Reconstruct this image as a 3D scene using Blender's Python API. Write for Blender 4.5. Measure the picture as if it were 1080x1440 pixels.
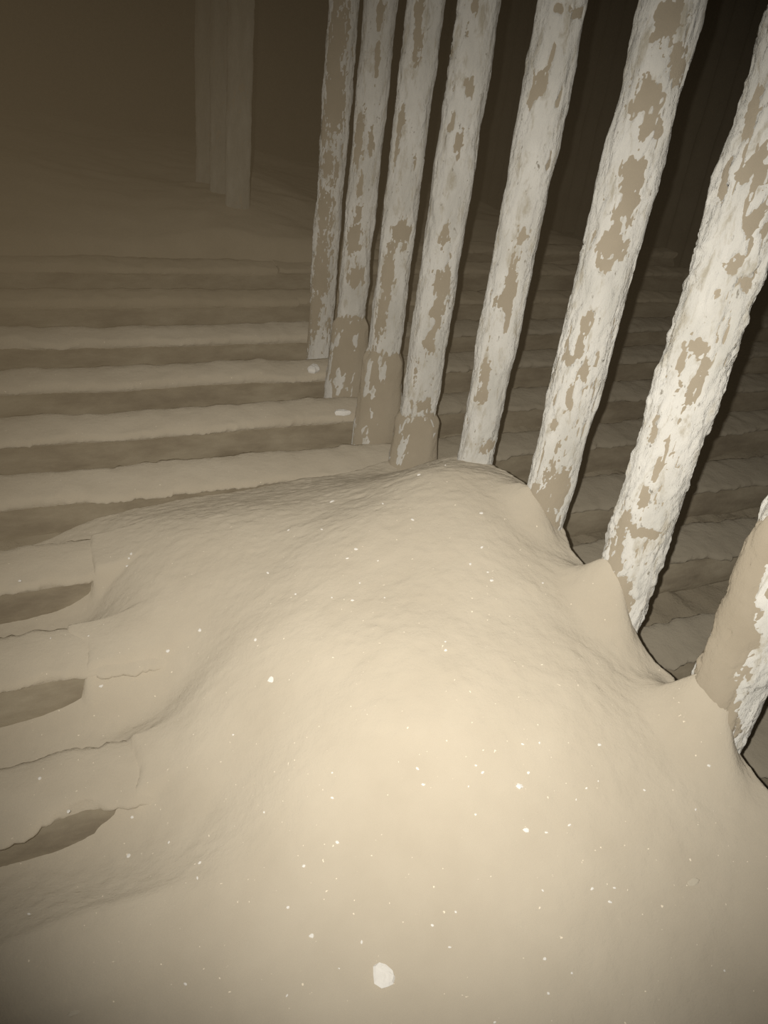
import bpy, math, random
import numpy as np
from mathutils import Matrix, Vector

for o in list(bpy.data.objects):
    bpy.data.objects.remove(o, do_unlink=True)
scene = bpy.context.scene
COL = scene.collection

# ------------------------------------------------------------------ camera
F = 1090.0                                   # focal length in pixels of the 1080 x 1440 frame
_n = np.array([290 - 540., 2600 - 720., F]); _up = -_n / np.linalg.norm(_n)
_d = np.array([3000 - 540., 386 - 720., F]); _d = _d - _up * _d.dot(_up); _x = _d / np.linalg.norm(_d)
R = np.array([_x, np.cross(_up, _x), _up])   # world = R @ camera (x right, y down, z forward)
EYE = np.array([0., 0., 1.])
cam = bpy.data.cameras.new('camera')
cam.sensor_fit = 'VERTICAL'; cam.sensor_height = 36.0; cam.lens = F / 1440.0 * 36.0
cam.clip_start = 0.02
cam_o = bpy.data.objects.new('camera', cam); COL.objects.link(cam_o)
cr, cu, cb = R @ [1, 0, 0], R @ [0, -1, 0], R @ [0, 0, -1]
cam_o.matrix_world = Matrix(((cr[0], cu[0], cb[0], EYE[0]), (cr[1], cu[1], cb[1], EYE[1]),
                             (cr[2], cu[2], cb[2], EYE[2]), (0, 0, 0, 1)))
scene.camera = cam_o

# ------------------------------------------------------------------ light: the photographer's flash, just beside the lens
world = bpy.data.worlds.new('world'); scene.world = world; world.use_nodes = True
world.node_tree.nodes['Background'].inputs[0].default_value = (0.30, 0.22, 0.12, 1)
world.node_tree.nodes['Background'].inputs[1].default_value = 0.0
fl = bpy.data.lights.new('camera_flash', 'SPOT')
fl.energy = 134.0; fl.spot_size = math.radians(89); fl.spot_blend = 1.0
fl.shadow_soft_size = 0.006; fl.color = (1.0, 0.970, 0.925)
flo = bpy.data.objects.new('camera_flash', fl); COL.objects.link(flo)
fpos = EYE - 0.036 * cr + 0.012 * cu + 0.01 * cb
aim = R @ [635 - 540., 735 - 720., F]
flo.location = fpos
flo.rotation_euler = Vector(aim).to_track_quat('-Z', 'Y').to_euler()
vs = scene.view_settings
vs.view_transform = 'Standard'; vs.look = 'None'; vs.gamma = 1.0; vs.use_curve_mapping = False
vs.exposure = 0.0

# ------------------------------------------------------------------ numeric helpers
def _h(ix, iy, iz, s):
    n = (ix.astype(np.int64) * 73856093) ^ (iy.astype(np.int64) * 19349663) ^ (iz.astype(np.int64) * 83492791) ^ (s * 2654435 + 97)
    n = n & 0xffffffff
    n = ((n ^ (n >> 15)) * 2246822519) & 0xffffffff
    n = ((n ^ (n >> 13)) * 3266489917) & 0xffffffff
    n = n ^ (n >> 16)
    return (n & 0xffffff) / float(0xffffff) * 2 - 1

def noise(x, y, z, s=0):
    """smooth value noise in -1..1"""
    x, y, z = np.broadcast_arrays(np.asarray(x, float), np.asarray(y, float), np.asarray(z, float))
    ix, iy, iz = np.floor(x), np.floor(y), np.floor(z)
    fx, fy, fz = x - ix, y - iy, z - iz
    q = lambda t: t * t * t * (t * (t * 6 - 15) + 10)
    fx, fy, fz = q(fx), q(fy), q(fz)
    r = 0
    for a in (0, 1):
        for b in (0, 1):
            for c in (0, 1):
                w = (fx if a else 1 - fx) * (fy if b else 1 - fy) * (fz if c else 1 - fz)
                r = r + w * _h(ix + a, iy + b, iz + c, s)
    return r

def fbm(x, y, z, s=0, o=4, g=0.5):
    r = 0; a = 1.0; t = 0
    for k in range(o):
        r = r + a * noise(x * 2 ** k, y * 2 ** k, z * 2 ** k, s + 11 * k); t += a; a *= g
    return r / t

def sstep(a, b, x):
    t = np.clip((x - a) / (b - a), 0, 1); return t * t * (3 - 2 * t)

def ray(px, py):
    d = R @ np.array([px - 540., py - 720., F]); return d / np.linalg.norm(d)

# ------------------------------------------------------------------ mesh helpers
def mesh_from(name, verts, faces, smooth=True):
    me = bpy.data.meshes.new(name)
    verts = np.asarray(verts, np.float32).reshape(-1, 3); faces = np.asarray(faces, np.int32)
    nf, k = faces.shape
    me.vertices.add(len(verts)); me.vertices.foreach_set('co', verts.ravel())
    me.loops.add(nf * k); me.loops.foreach_set('vertex_index', faces.ravel())
    me.polygons.add(nf); me.polygons.foreach_set('loop_start', np.arange(0, nf * k, k, dtype=np.int32))
    me.polygons.foreach_set('loop_total', np.full(nf, k, np.int32))
    me.polygons.foreach_set('use_smooth', np.full(nf, smooth, bool))
    me.update(calc_edges=True); me.validate()
    return me

def grid_faces(nu, nv, wrap_v=False):
    i = np.arange(nu - 1)[:, None]; j = np.arange(nv if wrap_v else nv - 1)[None, :]
    j2 = (j + 1) % nv
    a = i * nv + j; b = i * nv + j2; c = (i + 1) * nv + j2; d = (i + 1) * nv + j
    return np.stack([a, b, c, d], -1).reshape(-1, 4)

def link(name, me, mat, parent=None, loc=None):
    o = bpy.data.objects.new(name, me); COL.objects.link(o)
    if mat and not me.materials: me.materials.append(mat)
    if parent: o.parent = parent
    if loc is not None: o.location = loc
    return o

def tag(o, label, cat, group=None, kind=None):
    if label: o['label'] = label
    if cat: o['category'] = cat
    if group: o['group'] = group
    if kind: o['kind'] = kind
    return o

def empty(name, loc):
    o = bpy.data.objects.new(name, None); COL.objects.link(o); o.location = loc; o.empty_display_size = 0.05
    return o

# ------------------------------------------------------------------ materials
def mat_base(name, rough=0.95, spec=0.15):
    m = bpy.data.materials.new(name); m.use_nodes = True
    nt = m.node_tree; b = nt.nodes['Principled BSDF']
    b.inputs['Roughness'].default_value = rough
    b.inputs['Specular IOR Level'].default_value = spec
    b.inputs['Diffuse Roughness'].default_value = 0.6
    return m, nt, b

def nz(nt, scale, detail=4, rough=0.55, stretch=None, dist=0.0):
    tc = nt.nodes.new('ShaderNodeTexCoord'); n = nt.nodes.new('ShaderNodeTexNoise')
    n.inputs['Scale'].default_value = scale; n.inputs['Detail'].default_value = detail
    n.inputs['Roughness'].default_value = rough; n.inputs['Distortion'].default_value = dist
    mp = nt.nodes.new('ShaderNodeMapping')
    if stretch: mp.inputs['Scale'].default_value = stretch
    nt.links.new(tc.outputs['Object'], mp.inputs[0]); nt.links.new(mp.outputs[0], n.inputs['Vector'])
    return n.outputs['Fac']

def ramp(nt, fac, stops):
    r = nt.nodes.new('ShaderNodeValToRGB'); e = r.color_ramp.elements
    while len(e) < len(stops): e.new(0.5)
    for k, (p, c) in enumerate(stops):
        e[k].position = p; e[k].color = (*c, 1)
    nt.links.new(fac, r.inputs[0]); return r.outputs[0]

def mixc(nt, fac, a, b):
    m = nt.nodes.new('ShaderNodeMix'); m.data_type = 'RGBA'
    nt.links.new(fac, m.inputs[0]); nt.links.new(a, m.inputs[6]); nt.links.new(b, m.inputs[7]); return m.outputs[2]

def bump(nt, b, fac, strength, dist=0.004, prev=None):
    u = nt.nodes.new('ShaderNodeBump'); u.inputs['Strength'].default_value = strength; u.inputs['Distance'].default_value = dist
    nt.links.new(fac, u.inputs['Height'])
    if prev is not None: nt.links.new(prev, u.inputs['Normal'])
    nt.links.new(u.outputs[0], b.inputs['Normal']); return u.outputs[0]

def dust_material(name, c0, c1, bump_s=0.35, speck=True):
    m, nt, b = mat_base(name)
    col = ramp(nt, nz(nt, 5, 5, 0.6), [(0.3, c0), (0.72, c1)])
    if speck:
        s = nz(nt, 130, 2, 0.5)
        pale = ramp(nt, nz(nt, 3, 1), [(0, tuple(min(1, v * 1.45 + .04) for v in c1)), (1, tuple(min(1, v * 1.45 + .04) for v in c1))])
        f = ramp(nt, s, [(0.735, (0, 0, 0)), (0.76, (1, 1, 1))])
        col = mixc(nt, f, col, pale)
    nt.links.new(col, b.inputs['Base Color'])
    p = bump(nt, b, nz(nt, 45, 6, 0.68), bump_s, 0.014)
    bump(nt, b, nz(nt, 260, 3, 0.6), bump_s * 0.8, 0.002, p)
    return m

DUST = dust_material('settled_tan_dust', (.482, .420, .318), (.542, .477, .366), 0.42)
CAP = DUST
CAPR = dust_material('grey_brown_dust', (.300, .260, .192), (.375, .328, .245), 0.5, False)  # darker grey-brown dust for the caps right of the upright tubes
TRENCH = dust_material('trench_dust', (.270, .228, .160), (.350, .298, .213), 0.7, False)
FAR = dust_material('dimmed_far_dust', (.32, .268, .187), (.39, .329, .232), 0.35, False)  # darker copy of the dust; dimness of the far end is in its colour
PATCH = dust_material('dust_skin', (.330, .278, .200), (.405, .346, .255), 0.5, False)
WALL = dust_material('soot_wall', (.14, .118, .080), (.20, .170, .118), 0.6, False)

def pipe_material():
    m, nt, b = mat_base('scaled_floor_tube', 0.85, 0.2)
    col = ramp(nt, nz(nt, 14, 5, 0.65, (0.35, 1, 1)), [(0.32, (.165, .135, .094)), (0.5, (.245, .205, .142)), (0.7, (.33, .282, .20))])
    nt.links.new(col, b.inputs['Base Color']); bump(nt, b, nz(nt, 60, 5, 0.65), 0.6, 0.008); return m
PIPE = pipe_material()

def crust_material():
    m, nt, b = mat_base('white_crust', 0.9, 0.2)
    big = ramp(nt, nz(nt, 9, 4, 0.6, (1, 1, .45)), [(0.32, (.52, .50, .44)), (0.5, (.62, .595, .53)), (0.68, (.69, .665, .60))])
    grey = ramp(nt, nz(nt, 9, 1), [(0, (.40, .36, .275)), (1, (.45, .405, .31))])
    f1 = ramp(nt, nz(nt, 42, 5, 0.7, (1, 1, .33), 0.4), [(0.53, (0, 0, 0)), (0.68, (.85, .85, .85))])
    c = mixc(nt, f1, big, grey)
    dark = ramp(nt, nz(nt, 9, 1), [(0, (.20, .175, .13)), (1, (.22, .19, .14))])
    f2 = ramp(nt, nz(nt, 95, 3, 0.6, (1, 1, .5)), [(0.65, (0, 0, 0)), (0.72, (.8, .8, .8))])
    c = mixc(nt, f2, c, dark)
    nt.links.new(c, b.inputs['Base Color'])
    p = bump(nt, b, nz(nt, 38, 6, 0.7, (1, 1, .4)), 0.9, 0.014)
    bump(nt, b, nz(nt, 190, 4, 0.6, (1, 1, .5)), 0.4, 0.002, p)
    return m
CRUST = crust_material()
def dim_crust_material():  # crust of the far tubes; dimming by haze is put into its colour
    m, nt, b = mat_base('haze_dimmed_crust', 0.9, 0.2)
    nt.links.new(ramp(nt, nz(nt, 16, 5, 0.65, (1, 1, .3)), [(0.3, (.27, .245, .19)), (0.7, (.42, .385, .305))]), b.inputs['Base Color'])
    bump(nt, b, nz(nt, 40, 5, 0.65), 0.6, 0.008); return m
HAZED_CRUST = dim_crust_material()

def flake_material(name, c0, c1):
    m, nt, b = mat_base(name, 0.8, 0.25)
    nt.links.new(ramp(nt, nz(nt, 60, 4), [(0.3, c0), (0.7, c1)]), b.inputs['Base Color'])
    bump(nt, b, nz(nt, 150, 4), 0.5, 0.003); return m
FLAKE = flake_material('white_flake', (.74, .70, .62), (.88, .85, .78))
TANFLAKE = flake_material('tan_flake', (.52, .46, .35), (.60, .54, .42))

# ------------------------------------------------------------------ layout numbers
X0 = 1.08                                                    # the plane of the upright tube row
TUBE_Y = [2.76, 2.47, 2.18, 1.90, 1.56, 1.24, 0.95, 0.65]
#          near edge, cap width, level of the edge
RIDGES = [(0.41, .17, -.30), (0.67, .17, -.235), (1.0, .155, -.207), (1.29, .165, -.137), (1.61, .19, -.127), (1.95, .18, -.10),
          (2.23, .175, -.052), (2.52, .175, -.008), (2.81, .175, .039), (3.1, .175, .093), (3.39, .18, .155), (3.68, .18, .195)]
XL, XR = -1.6, 3.75

# ------------------------------------------------------------------ the setting: chamber shell
def slab(name, x0, x1, y0, y1, z0, z1, mat, parent=None):
    v = [(x, y, z) for x in (x0, x1) for y in (y0, y1) for z in (z0, z1)]
    f = [(0, 1, 3, 2), (4, 6, 7, 5), (0, 4, 5, 1), (2, 3, 7, 6), (0, 2, 6, 4), (1, 5, 7, 3)]
    return link(name, mesh_from(name, v, f, False), mat, parent)

def struct(o):
    o['kind'] = 'structure'; return o

ys = np.concatenate([np.linspace(-1.6, 0.2, 10), np.linspace(0.25, 4.2, 180), np.linspace(4.3, 8.0, 30)])
xs = np.concatenate([np.linspace(-1.7, -0.3, 15), np.linspace(-0.28, 2.4, 150), np.linspace(2.5, 3.9, 20)])
def floor_level(y):
    e = np.array([r[0] for r in RIDGES]); z = np.array([r[2] for r in RIDGES])
    return np.interp(y, e, z) - 0.125
gx, gy = np.meshgrid(xs, ys, indexing='ij')
gz = floor_level(gy) + 0.030 * fbm(gx * 12, gy * 12, 0 * gx, 3, 4, .6) + 0.02 * noise(gx * 2.2, gy * 2.2, 0 * gx, 4)
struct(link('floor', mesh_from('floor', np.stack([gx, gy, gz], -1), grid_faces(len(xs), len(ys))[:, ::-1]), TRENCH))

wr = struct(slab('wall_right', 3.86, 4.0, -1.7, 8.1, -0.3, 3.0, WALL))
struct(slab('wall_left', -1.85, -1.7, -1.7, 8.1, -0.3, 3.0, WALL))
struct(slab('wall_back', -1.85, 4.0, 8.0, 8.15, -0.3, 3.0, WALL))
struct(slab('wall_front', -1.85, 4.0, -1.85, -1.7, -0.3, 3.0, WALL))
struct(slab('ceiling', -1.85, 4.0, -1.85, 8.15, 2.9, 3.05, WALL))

th = np.linspace(0, 2 * np.pi, 17)[:-1]
zz = np.linspace(-0.2, 2.9, 60)
A, Z = np.meshgrid(th, zz, indexing='xy')
rr = 0.062 + 0.005 * noise(np.cos(A) * 1.5, np.sin(A) * 1.5, Z * 5, 7)
wt = mesh_from('wall_tube', np.stack([rr * np.cos(A), rr * np.sin(A), Z], -1), grid_faces(60, 16, True))
y = 0.1
while y < 7.9:
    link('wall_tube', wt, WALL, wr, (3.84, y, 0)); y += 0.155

# ------------------------------------------------------------------ floor tubes under their dust caps
ORD = ['nearest', 'second', 'third', 'fourth', 'fifth', 'sixth', 'seventh', 'eighth', 'ninth', 'tenth', 'eleventh', 'twelfth']

def dust_cap(name, k, xa, xb, dx, drop, mat, parent, thick):
    e, w, z = RIDGES[k]
    x = np.arange(xa, xb + dx, dx)[:, None]
    #          (fraction across, height, crumble)
    prof = [(.30, -.055, 0), (.10, -.030, .5), (0.015, -.020, 1), (-.01, -.008, 1), (.015, -.001, .95), (.07, .002, .6), (.17, .005, .3), (.30, .008, .15), (.45, .010, .1), (.60, .010, .1),
            (.76, .008, .2), (.89, .004, .5), (.97, -.003, .9), (1.0, -.014, 1), (.97, -.028, .7), (.78, -.055, 0)]
    fr = np.array([p[0] for p in prof])[None]; hh = np.array([p[1] for p in prof])[None]; cw = np.array([p[2] for p in prof])[None]
    s = 100 + 17 * k + (7 if xa > 0 else 0)
    near = 0.016 * noise(x * 7, 0, 0, s) + 0.017 * fbm(x * 34, 0, 0, s + 1, 5, .68) + 0.035 * np.maximum(0, noise(x * 9, 3, 0, s + 5) - .35)
    far = 0.014 * noise(x * 6, 5, 0, s + 2) + 0.012 * fbm(x * 38, 5, 0, s + 3, 5, .66)
    lump = 0.004 * fbm(x * 12, 9, 0, s + 4, 3)
    yy = e + w * fr + cw * np.where(fr < .5, near, far)
    zz = z + hh * thick + lump * np.where(hh > -.03, 1, 0) + drop + 0.005 * noise(x * 3, 2, 0, s + 6)
    zz = zz + 0.004 * noise(x * 22, fr * 6, 0, s + 8) * np.where(hh > -.03, 1, 0)
    xx = x + 0 * fr
    return link(name, mesh_from(name, np.stack([xx, yy + 0 * x, zz], -1), grid_faces(len(x), len(prof))), mat, parent)

for k, (e, w, z) in enumerate(RIDGES):
    if k == 0:
        lab = 'nearest dust-buried floor tube, at the bottom edge of the picture'
    elif k == len(RIDGES) - 1:
        lab = 'farthest dust-capped floor tube, in the gloom at the back'
    else:
        lab = ORD[k] + ' dust-capped horizontal floor tube counting from the bottom of the picture'
    t = tag(empty('floor_tube', (0, 0, 0)), lab, 'floor tube', 'horizontal floor tubes under dust')
    a = np.linspace(0, 2 * np.pi, 21)[:-1][None]; x = np.linspace(XL, XR, 260)[:, None]
    r = 0.078 + 0.006 * fbm(x * 10, np.cos(a) * 1.2, np.sin(a) * 1.2, 40 + k)
    P = np.stack([x + 0 * a, e + w * .52 + r * np.cos(a), z - 0.088 + r * np.sin(a)], -1)
    link('pipe', mesh_from('pipe', P, grid_faces(260, 20, True)[:, ::-1]), PIPE, t)
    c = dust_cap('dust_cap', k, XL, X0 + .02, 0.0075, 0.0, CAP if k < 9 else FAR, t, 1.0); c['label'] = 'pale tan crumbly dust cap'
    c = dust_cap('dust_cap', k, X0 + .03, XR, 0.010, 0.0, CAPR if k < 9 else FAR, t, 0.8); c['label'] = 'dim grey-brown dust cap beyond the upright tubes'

# ------------------------------------------------------------------ the big dust heap
def at(px, py, z):
    d = R @ np.array([px - 540., py - 720., F]); t = (z - 1) / d[2]; return (d[0] * t, d[1] * t, z)
CP = np.array([                                               # heights along the row of tubes and over the crest
    (1.08, 1.66, .075), (1.08, 1.48, .130), (1.08, 1.34, .155), (1.08, 1.18, .105), (1.08, 1.07, .090), (1.08, .90, .045), (1.08, .76, .015),
    (1.08, .58, -.012), (1.06, .48, -.03), (1.05, .3, -.06), (1.0, .1, -.10), (1.0, -.6, -.25), (.3, -.6, -.3), (-.4, -.6, -.35), (1.10, 1.86, -.08), (1.0, 1.80, -.04),
    (.88, 1.46, .150), (.88, 1.30, .175), (.72, 1.50, .07), (.62, 1.32, .105), (.62, 1.10, .105), (.82, 1.10, .150), (.85, .9, .11), (.85, .7, .075),
    (-.6, 1.7, -.22), (-.6, 1.3, -.26), (-.6, .9, -.33), (-.6, .4, -.36), (-.3, 1.5, -.23), (-.3, 1.2, -.28), (-.3, .95, -.275), (-.3, .5, -.31)]
    + [at(*q) for q in [
        (10, 770, -.23), (60, 757, -.20), (130, 738, -.155), (220, 718, -.12), (300, 703, -.11), (380, 688, -.10), (450, 673, -.09), (520, 658, -.08), (570, 648, -.06),
        (300, 760, -.015), (400, 780, .03), (250, 800, -.05), (180, 762, -.10), (158, 830, -.145), (133, 858, -.20), (60, 872, -.232), (0, 880, -.24),
        (215, 880, -.10), (180, 925, -.135), (115, 975, -.205), (40, 995, -.235), (0, 1010, -.245), (180, 1003, -.225), (240, 978, -.18), (290, 950, -.09), (330, 900, -.03), (330, 1000, -.06),
        (190, 1043, -.195), (270, 1022, -.125), (260, 1100, -.165), (120, 1090, -.24), (100, 1200, -.285), (20, 1220, -.292), (200, 1175, -.25), (300, 1140, -.17), (190, 1265, -.20), (300, 1235, -.155), (400, 1190, -.09), (60, 1312, -.200), (150, 1290, -.195), (100, 1350, -.205),
        (200, 1340, -.195), (0, 1440, -.23), (270, 1440, -.20), (540, 1440, -.15), (540, 1250, -.06), (540, 1100, .03), (420, 1100, -.03), (800, 1300, -.07), (1000, 1300, -.10),
        (1080, 1440, -.20), (800, 1440, -.15), (1080, 1250, -.07), (420, 1300, -.13), (430, 960, .03)]])
def tps(r2):
    return np.where(r2 > 0, r2 * np.log(np.maximum(r2, 1e-12)), 0)
_n = len(CP)
_K = tps(((CP[:, None, :2] - CP[None, :, :2]) ** 2).sum(-1)) + np.eye(_n) * 6e-4
_P = np.hstack([np.ones((_n, 1)), CP[:, :2]])
_M = np.block([[_K, _P], [_P.T, np.zeros((3, 3))]])
_W = np.linalg.solve(_M, np.concatenate([CP[:, 2], np.zeros(3)]))

def heap_z(x, y):
    x = np.asarray(x, float); y = np.asarray(y, float)
    h = _W[_n] + _W[_n + 1] * x + _W[_n + 2] * y
    for c, w in zip(CP, _W[:_n]):
        h = h + w * tps((x - c[0]) ** 2 + (y - c[1]) ** 2)
    z0 = 0 * x
    h = h + 0.006 * noise(x * 5.5, y * 5.5, z0, 60) + 0.0035 * fbm(x * 15, y * 15, z0, 61, 4, .55) + 0.0026 * fbm(x * 55, y * 55, z0, 65, 3, .6)
    # where the heap thins out it still follows the buried floor tubes
    for k, xk in ((1, -.40), (2, .10), (3, .03), (4, .10)):
        e, w, z = RIDGES[k]
        sh = .06 if k == 1 else .03
        msk = sstep(e - .035, e + .012, y + .012 * noise(x * 9, z0, z0, 66)) * sstep(e + w + sh, e + w - sh, y + .015 * noise(x * 6, z0, z0, 69))
        prof = z + (.03 if k == 1 else .016) + .008 * noise(x * 8, y * 8, z0, 67) - .16 * (1 - msk)
        q = sstep(xk - .04, xk + .02, x + .02 * noise(x * 0, y * 14, z0, 68))
        prof = prof * q + (1 - q) * -.6
        t = np.clip(.5 + .5 * (prof - h) / .05, 0, 1)
        h = h * (1 - t) + prof * t + .05 * t * (1 - t)
    # the heap climbs a little against the near tubes, then breaks off just past the row
    for ty, am in ((1.24, .055), (0.95, .125), (0.65, .15)):
        h = h + am * np.exp(-(((x - 1.035) / .045) ** 2 + ((y - ty + .0) / .075) ** 2))
    edge = 1.105 + 0.016 * noise(0 * x, y * 9, z0, 62) + 0.007 * fbm(0 * x, y * 34, z0, 63, 3)
    h = h - 0.30 * sstep(0, 0.05, x - edge)
    back = 1.93 + 0.02 * noise(x * 7, z0, z0, 64)
    h = h - 0.25 * sstep(0, 0.10, y - back)
    return h

hx = np.concatenate([np.linspace(-1.2, -.26, 20), np.linspace(-.25, 1.17, 250)])
hy = np.concatenate([np.linspace(-1.2, .08, 16), np.linspace(.09, 2.02, 330)])
gx, gy = np.meshgrid(hx, hy, indexing='ij')
heap = link('dust_heap', mesh_from('dust_heap', np.stack([gx, gy, heap_z(gx, gy)], -1), grid_faces(len(hx), len(hy))[:, ::-1]), DUST)
tag(heap, 'broad smooth heap of pale tan dust drifted against the upright tubes', 'dust heap')

# the dim heap at the back, around the farthest upright tubes
def far_heap_z(x, y):
    h = 0.205 + 0.085 * sstep(3.3, 4.2, y) + 0.13 * sstep(.9, -.3, x) * sstep(3.4, 4.6, y) + 0.02 * sstep(4.4, 6, y)
    h = h + 0.035 * noise(x * 2, y * 2, 0 * x, 70) + 0.012 * fbm(x * 8, y * 8, 0 * x, 71)
    h = h - 0.25 * sstep(3.60, 3.40, y + 0.05 * noise(x * 2.5, 0 * x, 0 * x, 72)) - 0.12 * sstep(1.3, 2.2, x)
    return h
fx = np.linspace(-1.65, 3.3, 130); fy = np.linspace(3.3, 7.0, 100)
gx, gy = np.meshgrid(fx, fy, indexing='ij')
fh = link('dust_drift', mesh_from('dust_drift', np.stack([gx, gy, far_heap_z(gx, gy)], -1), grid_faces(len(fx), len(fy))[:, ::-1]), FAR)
tag(fh, 'dim brown dust drift rising at the back behind the floor tubes', 'dust heap')

# ------------------------------------------------------------------ upright tubes
# places where the white crust has fallen off: picture x, y, half width, half height
BARE = [
    [(473, 60, 17, 75), (470, 140, 17, 60), (455, 185, 9, 20), (462, 235, 12, 22), (455, 300, 13, 40), (450, 380, 16, 40), (443, 440, 10, 30), (432, 450, 12, 60)],
    [(535, 15, 6, 20), (530, 85, 4, 24), (504, 195, 9, 40), (497, 335, 14, 32), (507, 260, 5, 16), (500, 390, 15, 14), (522, 200, 5, 24), (505, 300, 5, 14), (498, 455, 26, 9), (507, 495, 12, 40)],
    [(590, 12, 7, 28), (586, 62, 7, 30), (563, 172, 6, 18), (566, 60, 6, 90), (545, 385, 10, 40), (536, 440, 10, 45), (565, 330, 14, 22), (557, 210, 3, 20), (544, 510, 30, 14), (546, 560, 20, 30), (566, 560, 14, 60)],
    [(634, 50, 9, 60), (626, 105, 8, 40), (660, 122, 7, 16), (637, 172, 6, 14), (645, 203, 7, 22), (668, 10, 5, 8), (622, 402, 15, 24), (617, 440, 11, 26), (605, 480, 9, 20), (625, 330, 6, 16), (594, 570, 16, 9), (598, 600, 34, 20), (620, 610, 16, 40)],
    [(759, 115, 14, 20), (748, 138, 6, 16), (812, 18, 14, 8), (786, 12, 8, 6), (777, 75, 3, 18), (717, 400, 9, 30), (703, 424, 13, 10), (715, 445, 4, 22), (680, 527, 9, 20), (676, 556, 10, 12), (735, 330, 5, 14), (785, 140, 4, 14), (772, 225, 4, 16), (688, 628, 20, 10)],
    [(938, 30, 24, 32), (952, 88, 22, 20), (955, 100, 16, 20), (908, 140, 23, 28), (915, 175, 14, 22), (926, 182, 10, 14), (892, 245, 20, 26), (884, 282, 15, 26), (868, 312, 9, 26), (860, 348, 26, 18), (850, 372, 14, 12), (824, 458, 9, 18), (817, 478, 7, 26), (800, 507, 8, 10), (822, 525, 9, 16), (800, 560, 5, 20), (779, 598, 5, 10), (788, 690, 16, 30), (755, 720, 22, 50), (768, 750, 20, 30)],
    [(1066, 235, 16, 24), (1020, 252, 12, 26), (1050, 250, 16, 14), (1062, 310, 14, 22), (1035, 372, 16, 16), (1055, 395, 16, 18), (1010, 410, 5, 10), (958, 510, 8, 34), (985, 488, 14, 12), (995, 515, 8, 16), (918, 607, 8, 20), (880, 735, 20, 22), (908, 752, 26, 8), (905, 700, 8, 20), (925, 660, 6, 20), (858, 800, 20, 62), (865, 860, 16, 50), (945, 470, 6, 16), (1060, 150, 14, 30)],
    [(1045, 800, 42, 60), (1028, 860, 38, 60), (1012, 920, 34, 60), (1000, 970, 34, 50), (1000, 1030, 24, 50), (1075, 760, 24, 30)],
]
RAD = [.045, .045, .047, .049, .046, .050, .056, .056]
COLLAR = [None, 455, 503, 590, None, None, None, None]       # picture height at which the dust collar of a tube ends
TLAB = ['farthest of the near row, upright tube with a long bare brown strip',
        'second slim white-crusted upright tube from the dark gap',
        'third upright tube from the dark gap, rising from a tall brown dust collar',
        'fourth upright tube from the dark gap, its low dust collar meeting the heap',
        'white-crusted upright tube standing at the crest of the dust heap',
        'blotchy upright tube, third nearest, its foot dusted where the heap drops',
        'thick rough white upright tube, second nearest, with flaking streaks',
        'nearest upright tube at the right edge, dust banked up its side']

def cyl_hit(px, py, cy, r):
    d = ray(px, py); ox, oy = EYE[0] - X0, EYE[1] - cy
    a = d[0] ** 2 + d[1] ** 2; b = 2 * (ox * d[0] + oy * d[1]); c = ox * ox + oy * oy - r * r
    D = b * b - 4 * a * c
    t = (-b - math.sqrt(D)) / (2 * a) if D > 0 else -b / (2 * a)
    p = EYE + d * t
    depth = t * (R[:, 2] @ d)
    return math.atan2(p[1] - cy, p[0] - X0), p[2], F / depth, math.hypot(d[0], d[1])

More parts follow.
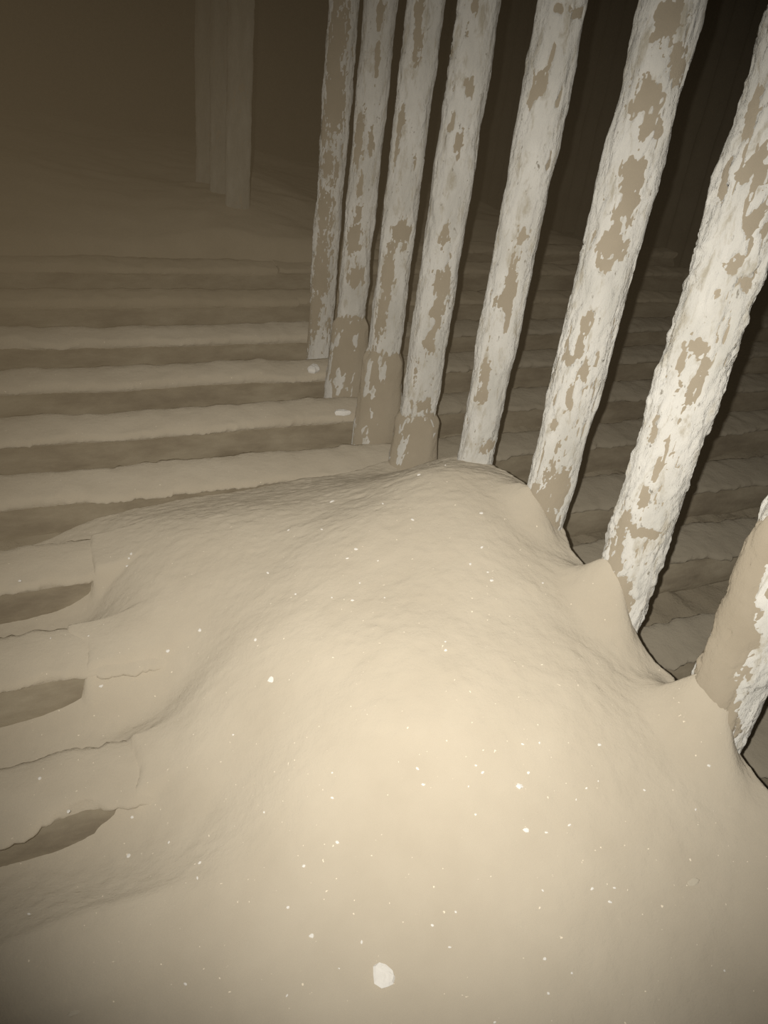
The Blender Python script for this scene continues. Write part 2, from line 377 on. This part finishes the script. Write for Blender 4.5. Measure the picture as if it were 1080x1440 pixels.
def make_tube(k, cy, r, label, bare, zc=None, detail=True, seed=0, bareness=0.0):
    t = tag(empty('boiler_tube', (X0, cy, 0)), label, 'boiler tube', 'row of upright boiler tubes')
    zlo = min(-0.02, float(floor_level(cy)) - .02)
    if detail:
        zz = np.concatenate([np.arange(zlo, 1.30, 0.0040), np.arange(1.30, 2.88, 0.012)])
        na = 88 if r < .05 else 104
    else:
        zz = np.arange(zlo, 2.88, 0.012); na = 40
    a = np.linspace(0, 2 * np.pi, na, endpoint=False)[None]; z = zz[:, None]
    ca, sa = np.cos(a), np.sin(a); sd = 200 + 31 * k + seed
    lum = 0.0030 * noise(ca * 1.6, sa * 1.6, z * 9, sd) + 0.0022 * fbm(ca * 3.2, sa * 3.2, z * 26, sd + 1, 3)
    m = 0.46 - bareness + 0.55 * fbm(ca * 2.2, sa * 2.2, z * 9, sd + 2, 5, .62) + 0.45 * fbm(ca * 6, sa * 6, z * 34, sd + 3, 4, .7)
    wob = fbm(ca * 4 + 7, sa * 4, z * 26, sd + 4, 5, .62)
    wob2 = fbm(ca * 4, sa * 4 + 9, z * 26, sd + 5, 5, .62)
    hi = fbm(ca * 7, sa * 7, z * 60, sd + 14, 4, .65)
    if k in (5, 6):
        m = np.minimum(m, .33 + 1.15 * fbm(ca * 8, sa * 8, z * 19, sd + 17, 4, .6) + .5 * sstep(.1, -.4, noise(ca * 1.2, sa * 1.2, z * 4, sd + 18)))
    crk = np.abs(fbm(ca * 2.6, sa * 2.6, z * 11, sd + 15, 4, .6)) * 9 + .25 + .9 * hi + 1.6 * sstep(.0, .35, -noise(ca * 1.3, sa * 1.3, z * 7, sd + 16))
    m = np.minimum(m, crk * .5)
    thick = 0 * m
    for (px, py, hw, hh) in bare:
        th0, z0, s, ch = cyl_hit(px, py, cy, r)
        da = (a - th0 + np.pi) % (2 * np.pi) - np.pi
        aw = hw / s; bw = hh / s / ch
        dd = np.sqrt(((r * da) / aw + .75 * wob) ** 2 + ((z - z0) / bw + .75 * wob2) ** 2)
        m = np.minimum(m, .8 * (dd - .92) + .75 * hi)
        if k == 7: thick = np.maximum(thick, np.clip(1.4 - dd, 0, 1))
    rp = r + lum * .6 + 0.012 * sstep(0, 1, thick)
    if k in (6, 7):                                            # the rough nearest tubes: warty outline
        lum = lum + 0.0035 * np.maximum(0, fbm(ca * 3.5, sa * 3.5, z * 34, sd + 8, 3, .6)) * 1.6
    rp = rp + np.where(z > 2.8, 0, 0)
    link('pipe', mesh_from('pipe', np.stack([rp * ca, rp * sa, z + 0 * a], -1), grid_faces(len(zz), na, True)), PATCH, t)
    off = np.clip(m * 0.012, -0.004, 0.0034) + np.where(m > 0, lum * .9 + .0010 * fbm(ca * 7, sa * 7, z * 60, sd + 6, 3, .6), 0)
    rc = r + lum * .6 + off
    fc = grid_faces(len(zz), na, True)
    keep = (off.ravel()[fc] > -0.0012).any(1)
    c = link('crust', mesh_from('crust', np.stack([rc * ca, rc * sa, z + 0 * a], -1), fc[keep]), CRUST if detail else HAZED_CRUST, t)
    c['label'] = 'flaking white crust' if detail else 'grey crust with the haze dimming in its colour'
    if zc is not None:
        z1 = cyl_hit(*zc, cy, r * 1.1)[1]
        zb = zlo; zz = np.linspace(zb, z1 + .01, 44); nb = 72
        a = np.linspace(0, 2 * np.pi, nb, endpoint=False)[None]; z = zz[:, None]
        u = (z - zb) / (z1 + .01 - zb)
        rim = .012 * noise(np.cos(a) * 2, np.sin(a) * 2, 0, sd + 7)
        rr = r * 1.0 + 0.002 + 0.016 * sstep(1.0, .90, u) + 0.010 * sstep(.9, 0, u) + 0.0035 * fbm(np.cos(a) * 3, np.sin(a) * 3, z * 24, sd + 9, 4)
        # dust lies thicker on the lee side
        rr = rr + 0.035 * sstep(1.0, .2, u) * np.maximum(0, np.cos(a - .35)) ** 2
        link('dust_collar', mesh_from('dust_collar', np.stack([rr * np.cos(a), rr * np.sin(a), z + rim * u], -1), grid_faces(44, nb, True)), PATCH, t)
        m = -0.16 + 0.75 * fbm(np.cos(a) * 2.4, np.sin(a) * 2.4, z * 13, sd + 12, 5, .65) + .15 * sstep(.5, 0, u)
        off = np.clip(m * .012, -.004, .0022)
        fc = grid_faces(44, nb, True); keep = (off.ravel()[fc] > -.001).any(1)
        rc = rr + off
        c = link('crust', mesh_from('crust', np.stack([rc * np.cos(a), rc * np.sin(a), z + rim * u], -1), fc[keep]), CRUST, t)
        c['label'] = 'patches of white crust on the collar'
    return t

for k, cy in enumerate(TUBE_Y):
    zc = None
    if COLLAR[k]:
        cx = {1: 490, 2: 543, 3: 597}[k]; zc = (cx, COLLAR[k])
    make_tube(k, cy, RAD[k], TLAB[k], BARE[k], zc, True, 0, 0.22 if k == 0 else 0.0)
FARLAB = ['lone dim upright tube beyond the dark gap in the row', 'first shadowy upright tube behind the lone dim one', 'last shadowy upright tube, deepest in the haze on the left']
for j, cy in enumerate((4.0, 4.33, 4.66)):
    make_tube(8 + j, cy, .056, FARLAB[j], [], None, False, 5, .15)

# ------------------------------------------------------------------ fallen bits
rng = random.Random(5)
def pebble(name, seed, flat=0.45, mat=FLAKE, nr=9):
    q = random.Random(seed); v = []; f = []
    rad = [q.uniform(.72, 1.12) for _ in range(nr)]
    for (s, z) in ((.85, -.5), (1.0, -.05), (.82, .38), (.40, .52)):
        for i in range(nr):
            a = 2 * math.pi * (i + .2 * math.sin(seed + i)) / nr
            v.append((s * rad[i] * math.cos(a), s * rad[i] * math.sin(a) * .86, flat * (z + q.uniform(-.08, .08))))
    tris = []
    for l in range(3):
        for i in range(nr):
            j = (i + 1) % nr; a, b, c, d = l * nr + i, l * nr + j, (l + 1) * nr + j, (l + 1) * nr + i
            tris += [(a, b, c), (a, c, d)]
    v.append((0, 0, flat * .55)); top = len(v) - 1; v.append((0, 0, -flat * .5)); bot = top + 1
    for i in range(nr):
        j = (i + 1) % nr
        tris += [(3 * nr + i, 3 * nr + j, top), (j, i, bot)]
    me = mesh_from(name, v, tris, False); me.materials.append(mat); return me

def ground(px, py):
    """walk along the sight line until it meets the heap, a ridge cap or the floor"""
    d = ray(px, py); t = np.arange(.4, 7, .004)
    p = EYE[None] + d[None] * t[:, None]
    h = heap_z(p[:, 0], p[:, 1])
    h = np.where((p[:, 1] > 2.0) | (p[:, 0] < -1.2), -1, h)
    for (e, w, z) in RIDGES:
        h = np.where((p[:, 1] > e) & (p[:, 1] < e + w) & (p[:, 0] < X0), np.maximum(h, z + .018), h)
    h = np.maximum(h, floor_level(p[:, 1]))
    i = int(np.argmax(p[:, 2] < h))
    return Vector((p[i, 0], p[i, 1], h[i])), F / (t[i] * (R[:, 2] @ d))

def put(name, me, px, py, size_px, label, cat, group=None, asp=1.0, rz=None, sink=.1):
    loc, s = ground(px, py); r = size_px / 2 / s
    o = bpy.data.objects.new(name, me); COL.objects.link(o)
    o.location = (loc.x, loc.y, loc.z + r * (.22 - sink)); o.scale = (r, r * asp, r)
    o.rotation_euler = (rng.uniform(-.2, .2), rng.uniform(-.2, .2), rng.uniform(0, 6.28) if rz is None else rz)
    return tag(o, label, cat, group)

BIG = pebble('white_flake', 21, .40, FLAKE, 11)
put('white_flake', BIG, 540, 1371, 41, 'largest white flake, angular, lying low on the dust heap', 'flake', None, 1.12, .6)
P = [pebble('dust_flake', s, .6) for s in (3, 7, 12, 18, 25)]
put('white_flake', P[0], 381, 958, 12, 'bright white chip on the left flank of the dust heap', 'flake')
put('white_flake', P[1], 730, 1106, 13, 'bright rounded white chip on the heap, upper of a close pair', 'flake')
put('white_flake', P[2], 739, 1169, 11, 'bright oval white chip on the heap, lower of a close pair', 'flake', None, .7)
put('tan_flake', pebble('tan_flake', 31, .35, TANFLAKE, 10), 974, 1240, 16, 'pale tan flake half sunk in the dust at lower right', 'flake', None, 1.5)
put('tan_flake', pebble('tan_flake', 33, .35, TANFLAKE, 10), 105, 1427, 18, 'pale tan flake half sunk in the dust at lower left', 'flake', None, .6)

SM = []
for (x, y) in [(365, 183), (515, 193), (605, 240), (228, 273), (433, 330), (407, 358), (500, 365), (165, 403), (445, 432), (250, 467), (422, 487), (520, 477), (813, 222), (815, 326),
               (780, 377), (833, 402), (845, 425), (1000, 435), (705, 612), (128, 607), (705, 637), (625, 105), (705, 75)]:
    SM.append((300 + x / 2.16, 620 + y / 2.16))
for (x, y) in [(258, 75), (277, 93), (93, 87), (405, 97), (568, 141), (602, 118), (605, 15), (437, 10), (389, 15), (910, 80), (875, 200), (110, 128), (237, 135), (256, 217), (455, 265),
               (732, 143), (647, 419), (584, 422), (633, 462), (445, 428), (450, 621), (461, 715), (527, 659), (957, 650), (184, 586), (135, 527), (310, 798), (540, 170), (520, 245), (200, 490)]:
    SM.append((540 + x / 2, 1040 + y / 2))
for (x, y) in [(372, 219), (205, 295), (475, 292), (743, 207), (934, 168), (934, 98), (1017, 570), (855, 358), (521, 691), (807, 724), (953, 648), (82, 493), (562, 348), (555, 391), (112, 110), (810, 476)]:
    SM.append((x / 2, 1040 + y / 2))
for (x, y) in [(1050, 58), (913, 148), (1018, 148), (848, 286), (936, 351), (1050, 361), (403, 262), (408, 240), (415, 224), (738, 798), (160, 490), (280, 485), (632, 465), (808, 497), (75, 392)]:
    SM.append((x / 2.25, 680 + y / 2.25))
MID = [(474, 1187, 7), (181, 1204, 8), (438, 1318, 8), (142, 966, 8), (236, 920, 7)]
MLAB = ['small white chip below the middle of the heap, left of centre', 'small white chip lying in the shallow dusty hollow at left',
        'small white chip above and left of the largest flake', 'small white chip by the lower crack on the left', 'small white chip on the left shoulder of the heap']
for (x, y, s), l in zip(MID, MLAB):
    put('white_flake', P[rng.randrange(5)], x, y, s, l, 'flake')
for (x, y) in SM:
    put('dust_flake', P[rng.randrange(5)], x, y, rng.uniform(3.4, 7.0), 'tiny pale speck of scale lying loose on the tan dust', 'flake', 'tiny specks of scale on the dust', rng.uniform(.5, 1))

# chunks of crust fallen at the feet of the far tubes
for i, (x, y, s, l) in enumerate([(438, 447, 18, 'white crust lump beside the foot of the farthest near-row tube'),
                                  (441, 523, 26, 'flat white crust lump on a floor tube left of the second tube'),
                                  (480, 588, 24, 'white crust lump in the trench left of the tall dust collar')]):
    put('crust_lump', pebble('crust_lump', 50 + i, .55, FLAKE, 10), x, y, s, l, 'crust lump', None, .7)

# ------------------------------------------------------------------ haze: fine dust hanging in the chamber
hz = slab('dust_haze', -1.69, 3.70, -1.5, 7.9, -0.5, 2.88, None)
hm = bpy.data.materials.new('airborne_dust'); hm.use_nodes = True
nt = hm.node_tree; nt.nodes.remove(nt.nodes['Principled BSDF'])
vol = nt.nodes.new('ShaderNodeVolumeScatter'); vol.inputs['Color'].default_value = (.92, .69, .40, 1); vol.inputs['Density'].default_value = 0.0035
nt.links.new(vol.outputs[0], nt.nodes['Material Output'].inputs['Volume'])
hz.data.materials.append(hm)
tag(hz, 'brown haze of fine dust hanging in the air of the chamber', 'haze', None, 'stuff')
